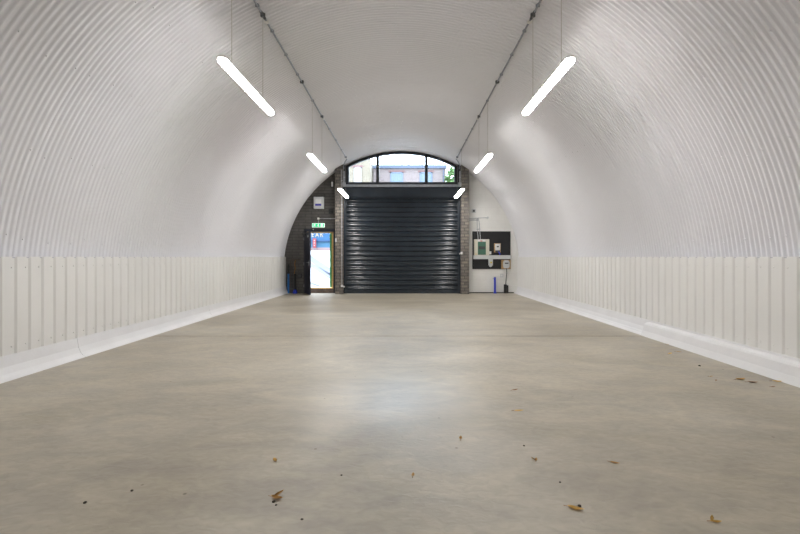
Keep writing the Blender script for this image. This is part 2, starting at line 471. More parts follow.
# ------------------------------------------------------------------ arched window
win = empty('window_1', (0, 15.3, 3.7)); tag(win, 'arched three-pane window above the roller shutter', None, None, 'structure')
def at_origin(o, par):
    o.parent = par; o.matrix_parent_inverse = Matrix.Translation(par.location).inverted(); return o
bm = bmesh.new()
GX = 1.79; ZB = 3.775
def frame_ring(bm, y0, y1):
    n = 36
    xi = [-GX+2*GX*i/n for i in range(n+1)]
    xo = [-1.905+3.81*i/n for i in range(n+1)]
    inn = [(x, zr(x, WR, WC)) for x in xi]
    out = [(x, min(zr(x, WR+.082, WC), vault_z(x, R-.03))) for x in xo]
    for i in range(n):
        prism(bm, [inn[i], inn[i+1], out[i+1], out[i]], 'y', y0, y1)
    zl = inn[0][1]; ol = out[0][1]
    prism(bm, [(-GX, ZB), (-GX, zl), (-1.905, ol), (-1.905, ZB)], 'y', y0, y1)
    prism(bm, [(GX, ZB), (GX, zl), (1.905, ol), (1.905, ZB)], 'y', y0, y1)
    box(bm, -1.905, 1.905, y0, y1, 3.695, ZB)
frame_ring(bm, 15.26, 15.384)
wf = at_origin(link('window_frame', bm, 'frame'), win)
for (a, b) in ((-.865, -.765), (.79, .89)):
    bm = bmesh.new(); zt = zr((a+b)/2, WR, WC)+.02
    box(bm, a, b, 15.262, 15.38, ZB-.01, zt, .006)
    at_origin(link('mullion', bm, 'frame'), win)
for (a, b) in ((-GX-.01, -.84), (-.78, .81), (.87, GX+.01)):
    bm = bmesh.new(); n = 14
    top = [(b-(b-a)*i/n, zr(b-(b-a)*i/n, WR+.012, WC)) for i in range(n+1)]
    prism(bm, [(a, ZB-.01), (b, ZB-.01)] + top, 'y', 15.318, 15.326)
    at_origin(link('pane', bm, 'glass'), win)
bm = bmesh.new()
box(bm, -1.953, -1.907, 15.22, 15.384, 3.6, 4.36); box(bm, 1.907, 1.983, 15.22, 15.384, 3.6, 4.36)
at_origin(link('side_post', bm, 'frame'), win)
bm = bmesh.new()
box(bm, -1.953, 1.983, 15.10, 15.25, 3.58, 3.635, .004)
box(bm, -1.953, 1.983, 15.24, 15.25, 3.56, 3.69)
for x in (-1.5, -.6, .12, .95, 1.6): box(bm, x, x+.05, 15.085, 15.10, 3.585, 3.63)
at_origin(link('steel_rail', bm, 'galv'), win)

# ------------------------------------------------------------------ roller shutter
sh = empty('door_1', (0, 15.25, 0)); tag(sh, 'closed anthracite roller shutter between the brick piers', None, None, 'structure')
bm = bmesh.new()
SP = .166; nS = 19
prof = []
for i in range(nS+1):
    z0 = .09 + i*SP
    # a slat: rounded bead at the joint, two shallow curves
    for t, d in ((0, .0), (.03, -.010), (.07, -.016), (.11, -.010), (.14, .0), (.22, -.010), (.34, -.017), (.46, -.018), (.58, -.012), (.64, -.004), (.68, -.009), (.72, -.013), (.82, -.017), (.92, -.011), (.985, .004)):
        prof.append((15.27+d, z0+t*SP))
prof = [p for p in prof if p[1] < 3.32]
L = [bm.verts.new((-1.90, y_, z_)) for y_, z_ in prof]; Rr = [bm.verts.new((1.93, y_, z_)) for y_, z_ in prof]
for i in range(len(prof)-1): bm.faces.new((L[i], L[i+1], Rr[i+1], Rr[i]))
sl = at_origin(link('slat_curtain', bm, 'anthracite', smooth=True, angle=1.0), sh)
bm = bmesh.new(); box(bm, -1.86, 1.89, 15.235, 15.30, .0, .10, .006)
at_origin(link('bottom_rail', bm, 'anthracite'), sh)
for s0, s1 in ((-1.953, -1.855), (1.885, 1.983)):
    bm = bmesh.new()
    box(bm, s0, s1, 15.19, 15.24, 0, 3.25, .004)
    box(bm, s0, s0+.02 if s0 < 0 else s1-.02 + 0, 15.15, 15.24, 0, 3.25) if s0 < 0 else box(bm, s1-.02, s1, 15.15, 15.24, 0, 3.25)
    box(bm, s0, s1, 15.285, 15.34, 0, 3.25)
    at_origin(link('guide_rail', bm, 'anthracite'), sh)
bm = bmesh.new(); 
prism(bm, [(15.03, 3.25), (15.03, 3.55), (15.07, 3.578), (15.38, 3.578), (15.38, 3.19), (15.10, 3.19)], 'x', -1.953, 1.983)
at_origin(link('shutter_hood', bm, 'anthracite'), sh)

# ------------------------------------------------------------------ personnel doorway
dr = empty('door_2', (-3.30, 15.4, 0)); tag(dr, 'open dark fire door in the dark brick wall', None, None, 'structure')
bm = bmesh.new()
for (a, b, c, d) in ((DX0, DX0+.055, 0, DZ), (DX1-.055, DX1, 0, DZ), (DX0, DX1, DZ-.06, DZ)):
    box(bm, a, b, 15.37, 15.47, c, d)
box(bm, DX0-.03, DX0+.01, 15.37, 15.40, 0, DZ+.03); box(bm, DX1-.01, DX1+.03, 15.37, 15.40, 0, DZ+.03)
box(bm, DX0-.03, DX1+.03, 15.37, 15.40, DZ-.01, DZ+.03)
at_origin(link('door_frame', bm, 'navy'), dr)
bm = bmesh.new()
box(bm, DX1-.128, DX1-.055, 15.47, 15.66, .17, DZ-.06)
box(bm, DX0+.05, DX1-.06, 15.47, 15.66, DZ-.095, DZ-.06)
at_origin(link('timber_lining', bm, 'timber'), dr)
bm = bmesh.new(); box(bm, DX0+.055, DX1-.06, 15.44, 15.69, 0, .145)
st = at_origin(link('threshold_step', bm, 'step'), dr)
bm = bmesh.new(); box(bm, DX0+.05, DX1-.06, 15.43, 15.68, .145, .175, .004)
at_origin(link('threshold_board', bm, 'timber'), dr)
# leaf, hinged on the left jamb and swung in
th = math.radians(67)
lf = bpy.data.objects.new('door_leaf', None)
bm = bmesh.new()
box(bm, 0, .925, -.045, 0, .012, 2.05, .003)
leaf = link('door_leaf', bm, 'navy'); leaf.parent = dr
leaf.location = (.015, -.03, 0); leaf.rotation_euler = (0, 0, -th)
bpy.data.objects.remove(lf)
bm = bmesh.new()
for z in (.25, 1.0, 1.85): tube(bm, [(0, -.05, z-.05), (0, -.05, z+.05)], .012, 8)
link('hinge', bm, 'galv', leaf)
bm = bmesh.new()
for yy, sg in ((-.045, -1), (0, 1)):
    box(bm, .845, .885, yy, yy+sg*.008, .93, 1.13)
    tube(bm, arch([(.865, yy, 1.05), (.865, yy+sg*.055, 1.05), (.745, yy+sg*.055, 1.05)], .02), .010, 8)
    tube(bm, [(.865, yy, .97), (.865, yy+sg*.02, .97)], .014, 8)
link('handle', bm, 'galv', leaf)
bm = bmesh.new()
box(bm, .05, .28, -.10, -.045, 1.96, 2.03, .004)
tube(bm, [(.16, -.085, 2.035), (.32, -.14, 2.045), (.05, -.16, 2.045)], .009, 6)
link('door_closer', bm, 'dgrey', leaf)
bm = bmesh.new(); box(bm, .55, .78, -.049, -.0455, 1.88, 1.955)
s_ = link('door_sign', bm, 'lgrey', leaf)

# ------------------------------------------------------------------ suspended lights
def stadium(W, Lh, n=8):
    p = []
    for k in range(n+1):
        a = math.pi*k/n; p.append((math.cos(a)*W, Lh-W+math.sin(a)*W))
    for k in range(n+1):
        a = math.pi+math.pi*k/n; p.append((math.cos(a)*W, -Lh+W+math.sin(a)*W))
    return p
def make_lamp():
    root = empty('pendant_light', (0, 0, 0))
    Lh = .872
    bm = bmesh.new()
    lev = [(-.026, .034), (-.020, .043), (-.010, .047), (.012, .047)]
    rings = []
    for z, wd in lev:
        rings.append([bm.verts.new((x, y_*(1-(.047-wd)*.3), z)) for x, y_ in stadium(wd, Lh)])
    for a, b in zip(rings, rings[1:]):
        for i in range(len(a)): bm.faces.new((a[i], a[(i+1) % len(a)], b[(i+1) % len(b)], b[i]))
    bm.faces.new(rings[0]); bm.faces.new(rings[-1])
    link('diffuser', bm, 'light', root, smooth=True, angle=.9)
    bm = bmesh.new(); prism(bm, stadium(.049, Lh+.002), 'z', .0125, .034)
    box(bm, -.022, .022, -.6, .6, .034, .046)
    link('housing', bm, 'housing', root)
    for yy in (-.575, .49):
        bm = bmesh.new(); tube(bm, [(0, yy, .046), (0, yy, 1.163)], .0032, 6)
        wv = link('suspension_cable', bm, 'wire', root, smooth=True)
        bm = bmesh.new(); tube(bm, [(0, yy, .046), (0, yy, .075)], [.011, .006], 8)
        link('cable_grip', bm, 'galv', wv)
    return root
LX, LZ = 1.77, 3.235
proto = make_lamp()
spots = [(-1, 5.41, 'bright pendant light nearest the viewer, hanging on the left'),
         (1, 5.41, 'bright pendant light nearest the viewer, hanging on the right'),
         (-1, 9.66, 'middle pendant light of the three on the left side'),
         (1, 9.66, 'middle pendant light of the three on the right side'),
         (-1, 13.78, 'far pendant light in front of the left brick pier'),
         (1, 13.78, 'far pendant light in front of the right brick pier'),
         (-1, 1.16, 'pendant light hanging above the viewer on the left'),
         (1, 1.16, 'pendant light hanging above the viewer on the right')]
for i, (s, y_, lab) in enumerate(spots):
    o = proto if i == 0 else copy_tree(proto)
    o.location = (s*LX, y_, LZ if y_ < 13 else LZ-.055)
    if y_ > 13:
        for ch in o.children:
            if ch.name.startswith('suspension'): ch.scale = (1, 1, 1.047)
    if y_ < 2:           # unseen pair, added at lower strength to brighten the near floor and walls
        for ch in o.children:
            if ch.name.startswith('diffuser'):
                ch.data = ch.data.copy() if i == 6 else fill_me
                fill_me = ch.data
                if i == 6: fill_me.materials[0] = M['light_dim']
    tag(o, lab, 'light', 'linear lights hung in two rows')

# ------------------------------------------------------------------ ceiling conduits
def ceiling_conduit(s, lab):
    root = empty('ceiling_conduit', (s*LX, 4.8, 4.405)); tag(root, lab, 'conduit', 'conduit runs under the vault')
    bm = bmesh.new()
    tube(bm, [(0, YB+.1-4.8, 0), (0, 14.60-4.8, 0)], .014, 10)
    tube(bm, arch([(0, 14.60-4.8, 0), (s*.08, 14.78-4.8, -.03), (s*.15, 14.955-4.8, -.10), (s*.15, 14.975-4.8, -.25)], .04), .014, 10)
    link('pipe', bm, 'conduit', root, smooth=True, angle=.8)
    for yy in (-1.2, .3, 1.6, 3.0, 4.0, 5.68, 6.32, 7.06, 7.82, 9.13, 11.15, 12.2, 13.3, 14.45):
        bm = bmesh.new()
        box(bm, -.026, .026, yy-4.8-.010, yy-4.8+.010, -.017, .0135, .003)
        box(bm, -.012, .012, yy-4.8-.010, yy-4.8+.010, .013, .028)
        link('saddle', bm, 'conduit', root)
    for yy in (1.65, 5.90, 10.15, 14.27):
        bm = bmesh.new()
        bmesh.ops.create_cone(bm, cap_ends=True, segments=20, radius1=.032, radius2=.032, depth=.04, matrix=Matrix.Translation((0, yy-4.8, 0)))
        tube(bm, [(0, yy-4.8-.085, 0), (0, yy-4.8+.085, 0)], .019, 10)
        link('junction_box', bm, 'dgrey', root, smooth=True, angle=.8)
        bm = bmesh.new()
        bmesh.ops.create_cone(bm, cap_ends=True, segments=20, radius1=.035, radius2=.03, depth=.03, matrix=Matrix.Translation((0, yy+.16-4.8, -.002)))
        link('ceiling_rose', bm, 'housing', root, smooth=True, angle=.8)
    bm = bmesh.new()
    bmesh.ops.create_cone(bm, cap_ends=True, segments=20, radius1=.036, radius2=.036, depth=.04, matrix=Matrix.Translation((0, 8.15-4.8, 0)))
    link('inspection_box', bm, 'dgrey', root, smooth=True, angle=.8)
ceiling_conduit(-1, 'steel conduit run with dark boxes along the left of the vault')
ceiling_conduit(1, 'steel conduit run with dark boxes along the right of the vault')

def pole(name, pts, r, m, lab, cat, group=None, rnd=.03):
    base = Vector(pts[0])
    bm = bmesh.new(); tube(bm, arch([Vector(p)-base for p in pts], rnd), r, 10)
    o = link(name, bm, m, None, smooth=True, angle=.9); o.location = base
    return tag(o, lab, cat, group)

# vertical conduits on the piers
rt = empty('pier_conduit', (-1.99, 14.98, .28)); tag(rt, 'galvanised conduit down the left brick pier ending in a white sensor', 'conduit')
bm = bmesh.new(); tube(bm, [(0, 0, 0), (0, 0, 3.86)], .011, 8); link('pipe', bm, 'galv', rt, smooth=True, angle=.8)
for z in (1.02, 1.95, 2.7, 3.5):
    bm = bmesh.new(); box(bm, -.02, .02, -.016, .018, z-.012, z+.012, .003); link('saddle', bm, 'lgrey', rt)
bm = bmesh.new(); box(bm, -.03, .045, -.03, .018, -.045, .03, .01); tube(bm, [(.045, -.005, -.02), (.09, -.015, -.045)], [.02, .025], 10)
link('photocell', bm, 'white', rt)
rt = empty('photocell', (1.99, 14.985, 1.36)); tag(rt, 'small white photocell on the right shutter edge beside the pier', 'sensor')
bm = bmesh.new(); box(bm, -.02, .035, -.03, .014, -.04, .045, .01); link('housing', bm, 'white', rt)
bm = bmesh.new(); tube(bm, [(-.02, -.01, 0), (-.07, -.012, -.02)], [.02, .024], 10); link('lens', bm, 'lgrey', rt)
for s, x in ((-1, -1.94), (1, 1.965)):
    rt = empty('bracket_box', (x-s*.02, 15.02, 3.60)); tag(rt, 'small steel bracket box under the %s end of the arched window' % ('left' if s < 0 else 'right'), 'bracket')
    bm = bmesh.new(); box(bm, -.045, .045, -.05, .075, -.01, .12, .006); link('box', bm, 'galv', rt)
    bm = bmesh.new(); tube(bm, [(0, -.01, .12), (0, -.01, .50)], .020, 10); link('pipe', bm, 'galv', rt, smooth=True, angle=.8)
    bm = bmesh.new(); box(bm, -.026, .026, -.035, .02, .28, .30, .003); link('saddle', bm, 'lgrey', rt)

# ------------------------------------------------------------------ fittings on the dark wall
YF = 15.398
def on_wall(name, x, z, lab, cat, group=None):
    return tag(empty(name, (x, YF, z)), lab, cat, group)
rt = on_wall('alarm_cabinet', -2.82, 2.87, 'light grey wall cabinet with blue label strip above the exit sign', 'cabinet')
bm = bmesh.new(); box(bm, -.17, .17, -.13, 0, 0, .41, .012); link('body', bm, 'lgrey', rt)
bm = bmesh.new(); box(bm, -.145, .145, -.145, -.1301, .025, .385, .006); link('door', bm, 'lgrey', rt)
bm = bmesh.new(); box(bm, -.105, .095, -.149, -.1455, .18, .32); link('notice', bm, 'white', rt)
bm = bmesh.new(); box(bm, -.11, .095, -.150, -.1455, .10, .165); link('label_strip', bm, 'label_blue', rt)
rt = on_wall('air_vent', -2.41, 2.71, 'square black vent on the dark wall right of the cabinet', 'vent')
bm = bmesh.new()
for (a, b, c, d) in ((-.08, -.06, 0, .16), (.06, .08, 0, .16), (-.08, .08, 0, .02), (-.08, .08, .14, .16)): box(bm, a, b, -.03, 0, c, d)
link('frame', bm, 'black', rt)
bm = bmesh.new()
for k in range(6): box(bm, -.06, .06, -.022, -.004, .025+k*.019, .035+k*.019)
box(bm, -.06, .06, -.004, 0, .02, .14)
link('louvre', bm, 'black', rt)

rt = on_wall('exit_sign', -2.845, 2.245, 'green illuminated exit sign above the open doorway', 'sign')
bm = bmesh.new(); box(bm, -.215, .215, -.05, -.02, 0, .14, .006); link('sign_body', bm, 'exit_white', rt)
bm = bmesh.new(); box(bm, -.20, .20, -.053, -.0505, .012, .128)
link('sign_face', bm, 'exit_green', rt)
bm = bmesh.new(); Y0, Y1 = -.056, -.0535
# running figure
def ply(p): prism(bm, p, 'y', Y0, Y1)
bmesh.ops.create_cone(bm, cap_ends=True, segments=12, radius1=.011, radius2=.011, depth=.0025, matrix=Matrix.Translation((-.115, -.0548, .108)) @ Matrix.Rotation(math.pi/2, 4, 'X'))
ply([(-.150, .094), (-.118, .097), (-.100, .085), (-.118, .060), (-.138, .058)])
ply([(-.138, .062), (-.118, .062), (-.098, .045), (-.108, .020), (-.118, .022), (-.115, .042)])
ply([(-.138, .062), (-.125, .058), (-.150, .032), (-.178, .030), (-.178, .040), (-.155, .044)])
ply([(-.102, .088), (-.080, .076), (-.084, .068), (-.108, .078)])
ply([(-.150, .094), (-.168, .074), (-.160, .068), (-.142, .084)])
link('running_figure', bm, 'exit_white', rt)
bm = bmesh.new()
ply([(-.010, .118), (.014, .118), (.014, .066), (.034, .066), (.002, .022), (-.030, .066), (-.010, .066)])
link('arrow', bm, 'exit_white', rt)
bm = bmesh.new()
for (a, b, c, d) in ((.085, .098, .018, .12), (.150, .163, .018, .12), (.085, .163, .108, .12)): ply([(a, c), (b, c), (b, d), (a, d)])
ply([(.105, .018), (.140, .030), (.140, .098), (.105, .108)])
link('doorway_symbol', bm, 'exit_white', rt)
bm = bmesh.new(); tube(bm, [(0, -.02, .14), (0, -.02, .285)], .009, 8); link('drop_conduit', bm, 'galv', rt)
bm = bmesh.new(); box(bm, -.035, .035, -.045, 0, .27, .335, .008); link('connection_box', bm, 'white', rt)
bm = bmesh.new(); tube(bm, [(.035, -.02, .30), (.60, -.02, .30)], .010, 8)
for x in (.2, .42): box(bm, x-.02, x+.02, -.034, 0, .286, .314, .003)
link('side_conduit', bm, 'galv', rt, smooth=True, angle=.8)

rt = on_wall('detector', -2.37, 3.64, 'small white box detector high on the dark wall beside the pier', 'detector')
bm = bmesh.new(); box(bm, -.03, .03, -.06, 0, 0, .16, .012); link('body', bm, 'white', rt)
bm = bmesh.new(); box(bm, -.02, .02, -.068, -.0605, .03, .075, .006); link('lens', bm, 'lgrey', rt)
rt = empty('door_switch', (-2.197, 14.998, 1.73)); tag(rt, 'small white switch on the left brick pier beside the doorway', 'switch')
bm = bmesh.new(); box(bm, -.016, .028, -.03, 0, 0, .13, .006); link('plate', bm, 'lgrey', rt)
bm = bmesh.new(); box(bm, -.006, .018, -.038, -.0305, .04, .09, .003); link('rocker', bm, 'white', rt)
rt = empty('emergency_button', (-2.315, YF, .92)); tag(rt, 'small grey box low on the wall right of the doorway', 'switch')
bm = bmesh.new(); box(bm, -.022, .045, -.04, 0, 0, .09, .006); link('plate', bm, 'dgrey', rt)
rt = on_wall('door_alarm', -3.02, 2.155, 'tiny white contact above the door frame', 'sensor')
bm = bmesh.new(); box(bm, -.02, .02, -.03, 0, 0, .04, .008); link('body', bm, 'lgrey', rt)

# corner services, left
o = pole('blue_pipe', [(-3.86, 15.33, .0), (-3.86, 15.33, .70)], .030, 'lblue', 'light blue pipe standing in the left corner of the dark wall', 'pipe')
bm = bmesh.new(); tube(bm, [(0, 0, .7), (0, 0, .98)], .028, 10); tube(bm, [(0, 0, .66), (0, 0, .72)], .036, 10)
link('black_sleeve', bm, 'black', o, smooth=True, angle=.8)
rt = empty('service_pipe', (-3.63, 15.30, 0)); tag(rt, 'black service pipe with blue foot left of the open door leaf', 'pipe')
bm = bmesh.new(); tube(bm, [(0, 0, 0), (0, 0, .66)], .045, 14); link('black_duct', bm, 'black', rt, smooth=True, angle=.8)
bm = bmesh.new(); tube(bm, [(0.02, -.06, 0), (.02, -.06, .06), (.02, -.05, .12)], [.075, .07, .045], 14); link('blue_foot', bm, 'blue', rt, smooth=True, angle=.9)
bm = bmesh.new(); tube(bm, arch([(0, 0, .6), (-.02, 0, .72), (.02, .02, .85), (-.02, .03, .98), (.01, .04, 1.12)], .08), .014, 8); link('yellow_flex', bm, 'orange', rt, smooth=True)
rt = on_wall('socket_box', -3.48, .52, 'black square socket box low on the dark wall behind the door', 'socket')
bm = bmesh.new(); box(bm, -.075, .075, -.05, 0, 0, .145, .008); link('body', bm, 'black', rt)
bm = bmesh.new(); box(bm, -.055, .055, -.058, -.0505, .025, .12, .004); link('flap', bm, 'dgrey', rt)
bm = bmesh.new(); tube(bm, arch([(-3.80, 15.385, .2), (-3.80, 15.385, 1.14), (-3.46, 15.385, 1.14)], .05), .010, 8)
tag(link('wall_cable', bm, 'brown', None, smooth=True), 'thin brown cable bent along the dark wall in the left corner', 'cable')

# ------------------------------------------------------------------ electrical services on the white wall
rt = on_wall('meter_board', 3.07, .82, 'large black backing board on the white end wall', 'board')
bm = bmesh.new(); box(bm, -.65, .65, -.022, 0, 0, 1.29, .002); link('board', bm, 'board', rt)
for x in (-.61, 0, .61):
    for z in (.04, 1.25):
        bm = bmesh.new(); tube(bm, [(x, -.022, z), (x, -.027, z)], .010, 8); link('screw', bm, 'dgrey', rt)
YB2 = YF-.023
rt = tag(empty('distribution_board', (2.72, YB2, 1.295)), 'cream fuse board with a green front on the left of the black board', 'fuse board')
bm = bmesh.new(); box(bm, -.255, .255, -.11, 0, 0, .54, .006); link('body', bm, 'cream', rt)
bm = bmesh.new(); box(bm, -.135, .135, -.125, -.1105, .015, .455, .004)
link('front_panel', bm, 'green', rt)
bm = bmesh.new(); box(bm, -.11, .11, -.129, -.1255, .20, .30, .002)
for k in range(9): box(bm, -.10+k*.023, -.085+k*.023, -.134, -.129, .22, .28)
link('breaker', bm, 'dgrey', rt)
bm = bmesh.new(); box(bm, -.14, .12, -.127, -.1105, .462, .53, .003); link('top_label', bm, 'white', rt)
bm = bmesh.new(); box(bm, -.06, .02, -.130, -.1275, .468, .492); link('red_mark', bm, 'red', rt)
bm = bmesh.new(); bmesh.ops.create_cone(bm, cap_ends=True, segments=3, radius1=.028, radius2=.028, depth=.003, matrix=Matrix.Translation((-.195, -.112, .035)) @ Matrix.Rotation(math.pi/2, 4, 'X'))
link('warning_mark', bm, 'yellow', rt)
rt = tag(empty('cable_trunking', (3.07, YB2, 1.165)), 'long grey cable trunking across the black board', 'trunking')
bm = bmesh.new(); box(bm, -.635, .64, -.10, 0, 0, .125, .004); link('channel', bm, 'galv', rt)
bm = bmesh.new(); box(bm, -.637, .642, -.106, -.1005, -.003, .128, .002); link('lid', bm, 'lgrey', rt)
bm = bmesh.new(); box(bm, .63, .645, -.11, 0, .005, .12, .002); link('end_cap', bm, 'galv', rt)
rt = tag(empty('small_socket', (3.01, YB2, 1.325)), 'small white box between fuse board and upper meter', 'socket')
bm = bmesh.new(); box(bm, -.045, .045, -.05, 0, 0, .10, .006); link('plate', bm, 'white', rt)
bm = bmesh.new(); box(bm, -.012, .012, -.058, -.0505, .03, .07, .003); link('rocker', bm, 'lgrey', rt)
rt = tag(empty('electric_meter', (3.27, YB2-.001, 1.375)), 'white meter on a small wooden board above the trunking', 'meter')
bm = bmesh.new(); box(bm, -.115, .115, -.018, 0, .015, .325, .002); link('wooden_board', bm, 'wood', rt)
bm = bmesh.new(); box(bm, -.085, .085, -.075, -.0185, .085, .305, .012); link('meter_case', bm, 'white', rt)
bm = bmesh.new(); box(bm, -.035, .035, -.079, -.0755, .19, .235, .002); link('display', bm, 'dgrey', rt)
bm = bmesh.new(); box(bm, -.075, .075, -.065, -.0185, .02, .084, .006); link('terminal_cover', bm, 'dgrey', rt)
bm = bmesh.new(); tube(bm, arch([(.03, -.05, .04), (.045, -.07, 0.0), (.06, -.125, -.02), (.06, -.125, -.07)], .03), .018, 8); link('blue_cable', bm, 'blue', rt, smooth=True)
rt = tag(empty('isolator_switch', (3.03, YB2, .92)), 'pale grey isolator hanging below the middle of the trunking', 'switch')
bm = bmesh.new(); box(bm, -.07, .07, -.10, 0, .03, .242, .006); prism(bm, [(-.06, .03), (.06, .03), (.025, -.02), (-.025, -.02)], 'y', -.08, -.01)
link('case', bm, 'lgrey', rt)
bm = bmesh.new(); box(bm, -.02, .035, -.108, -.1005, .10, .15, .003); link('yellow_label', bm, 'yellow', rt)
bm = bmesh.new(); tube(bm, [(0, -.045, -.018), (0, -.045, -.06)], .012, 8); link('gland', bm, 'dgrey', rt)
rt = tag(empty('cutout_meter', (3.56, YB2-.006, .83)), 'round grey meter on a wooden board at the lower right of the black board', 'meter')
bm = bmesh.new(); box(bm, -.16, .16, -.02, 0, 0, .305, .002); link('wooden_board', bm, 'wood', rt)
bm = bmesh.new()
pf = []
for k in range(24):
    a = 2*math.pi*k/24; e = 3.2
    pf.append((.108*math.copysign(abs(math.cos(a))**(2/e), math.cos(a)), .155+.135*math.copysign(abs(math.sin(a))**(2/e), math.sin(a))))
prism(bm, pf, 'y', -.10, -.0205); prism(bm, [(x*.7, .165+(z-.155)*.6) for x, z in pf], 'y', -.115, -.1005)
link('meter_case', bm, 'lgrey', rt)
bm = bmesh.new(); box(bm, -.06, .06, -.119, -.1155, .17, .21); link('display', bm, 'dgrey', rt)
bm = bmesh.new(); tube(bm, arch([(.01, -.06, .03), (.02, -.06, -.1), (0, -.07, -.30), (-.02, -.05, -.525)], .12), .016, 8); link('supply_cable', bm, 'black', rt, smooth=True)
rt = tag(empty('cable_duct', (3.56, 15.32, 0)), 'short black floor duct under the round meter', 'duct')
bm = bmesh.new(); tube(bm, [(-.03, 0, 0), (-.03, 0, .30)], .052, 14); tube(bm, [(.03, .01, 0), (.03, .01, .27)], .045, 14); link('pipe', bm, 'black', rt, smooth=True, angle=.8)
rt = tag(empty('water_pipe', (3.17, 15.30, 0)), 'upright bright blue water pipe rising from the floor by the white wall', 'pipe')
bm = bmesh.new(); tube(bm, [(0, 0, 0), (0, 0, .55)], .034, 14); link('pipe', bm, 'blue', rt, smooth=True, angle=.8)
bm = bmesh.new(); tube(bm, [(0, 0, 0), (0, 0, .03)], [.06, .05], 14); link('foot_collar', bm, 'blue', rt)
bm = bmesh.new(); tube(bm, [(0, 0, .50), (-.075, -.005, .50)], .012, 8); tube(bm, [(0, 0, .54), (0, 0, .56)], .038, 14); link('tap', bm, 'galv', rt)
rt = on_wall('wall_socket', 3.42, .54, 'grey socket plate on the white wall below the round meter', 'socket')
bm = bmesh.new(); box(bm, -.055, .055, -.035, 0, 0, .12, .006); link('plate', bm, 'lgrey', rt)
bm = bmesh.new(); box(bm, -.03, .03, -.042, -.0355, .03, .09, .003); link('rocker', bm, 'white', rt)
rt = on_wall('junction_box', 2.46, 2.74, 'grey square box on the white wall above the conduits', 'box')
bm = bmesh.new(); box(bm, -.065, .065, -.06, 0, 0, .13, .008); link('body', bm, 'lgrey', rt)
bm = bmesh.new(); box(bm, -.035, .035, -.068, -.0605, .03, .1, .004); link('cover', bm, 'dgrey', rt)
pole('wall_conduit', [(2.252, YF-.014, 2.55), (2.92, YF-.014, 2.58), (2.93, YF-.014, 2.58)], .011, 'galv', 'upper horizontal steel conduit on the white wall', 'conduit')
rt = on_wall('conduit_end_box', 2.94, 2.54, 'small round box at the right end of the horizontal conduit', 'box')
bm = bmesh.new(); bmesh.ops.create_cone(bm, cap_ends=True, segments=20, radius1=.04, radius2=.036, depth=.04, matrix=Matrix.Translation((0, -.022, .04)) @ Matrix.Rotation(math.pi/2, 4, 'X'))
link('body', bm, 'lgrey', rt, smooth=True, angle=.8)
rt = on_wall('drop_conduit', 2.60, 1.84, 'pair of steel conduits dropping to the fuse board', 'conduit')
bm = bmesh.new(); tube(bm, arch([(-.35, -.014, .655), (-.02, -.014, .655), (-.02, -.04, .40), (.0, -.10, .0)], .04), .012, 8); link('left_pipe', bm, 'galv', rt, smooth=True, angle=.8)
bm = bmesh.new(); tube(bm, arch([(.02, -.014, .72), (.05, -.014, .60), (.06, -.04, .36), (.08, -.10, .0)], .04), .012, 8); link('right_pipe', bm, 'galv', rt, smooth=True, angle=.8)
bm = bmesh.new(); bmesh.ops.create_cone(bm, cap_ends=True, segments=16, radius1=.045, radius2=.04, depth=.04, matrix=Matrix.Translation((0, -.022, .675)) @ Matrix.Rotation(math.pi/2, 4, 'X')); link('tee_box', bm, 'galv', rt)
bm = bmesh.new(); box(bm, -.04, .085, -.055, 0, .33, .355, .003); link('saddle', bm, 'galv', rt)

# ------------------------------------------------------------------ leaves on the floor
def leaf_obj(x, y_, Ls, rz, m, lab, curl=.3, forked=False, name='dry_leaf'):
    bm = bmesh.new(); n = 8
    rows = []
    for i in range(n+1):
        t = i/n; u = (t-.5)*Ls
        wd = Ls*.22*math.sin(math.pi*min(1, t*1.02+.01))**.8*(1-.25*t)
        z = .004 + curl*Ls*(abs(t-.45)**1.6)*.8
        rows.append([bm.verts.new((u, wd*q, z + curl*abs(q)*wd*.9)) for q in (-1, -.5, 0, .5, 1)])
    for a, b in zip(rows, rows[1:]):
        for j in range(4): bm.faces.new((a[j], a[j+1], b[j+1], b[j]))
    if forked:
        rows = []
        for i in range(n+1):
            t = i/n; u = t*Ls*.75
            wd = Ls*.17*math.sin(math.pi*min(1, t*.96+.04))
            z = .006 + curl*Ls*t*t*.5
            rows.append([bm.verts.new((-.3*Ls+u*.45 + wd*q*.8, u*.9, z + curl*abs(q)*wd)) for q in (-1, 0, 1)])
        for a, b in zip(rows, rows[1:]):
            for j in range(2): bm.faces.new((a[j], a[j+1], b[j+1], b[j]))
    bmesh.ops.solidify(bm, geom=list(bm.faces), thickness=.0012)
    zmin = min(v.co.z for v in bm.verts)
    for v in bm.verts: v.co.z -= zmin - .0005
    o = link(name, bm, m, None, smooth=True)
    o.location = (x, y_, 0); o.rotation_euler = (0, 0, rz)
    bm = bmesh.new(); tube(bm, [(-.5*Ls, 0, .0035), (-.72*Ls, .02*Ls, .0025)], .0012, 5); link('stalk', bm, 'leaf_brown', o)
    return tag(o, lab, 'leaf', 'fallen leaves on the floor')
def fl(u, v):            # floor position of a spot measured on the photograph
    y_ = 450*EYE/(v-257); return (u-404)*y_/450+.08, y_
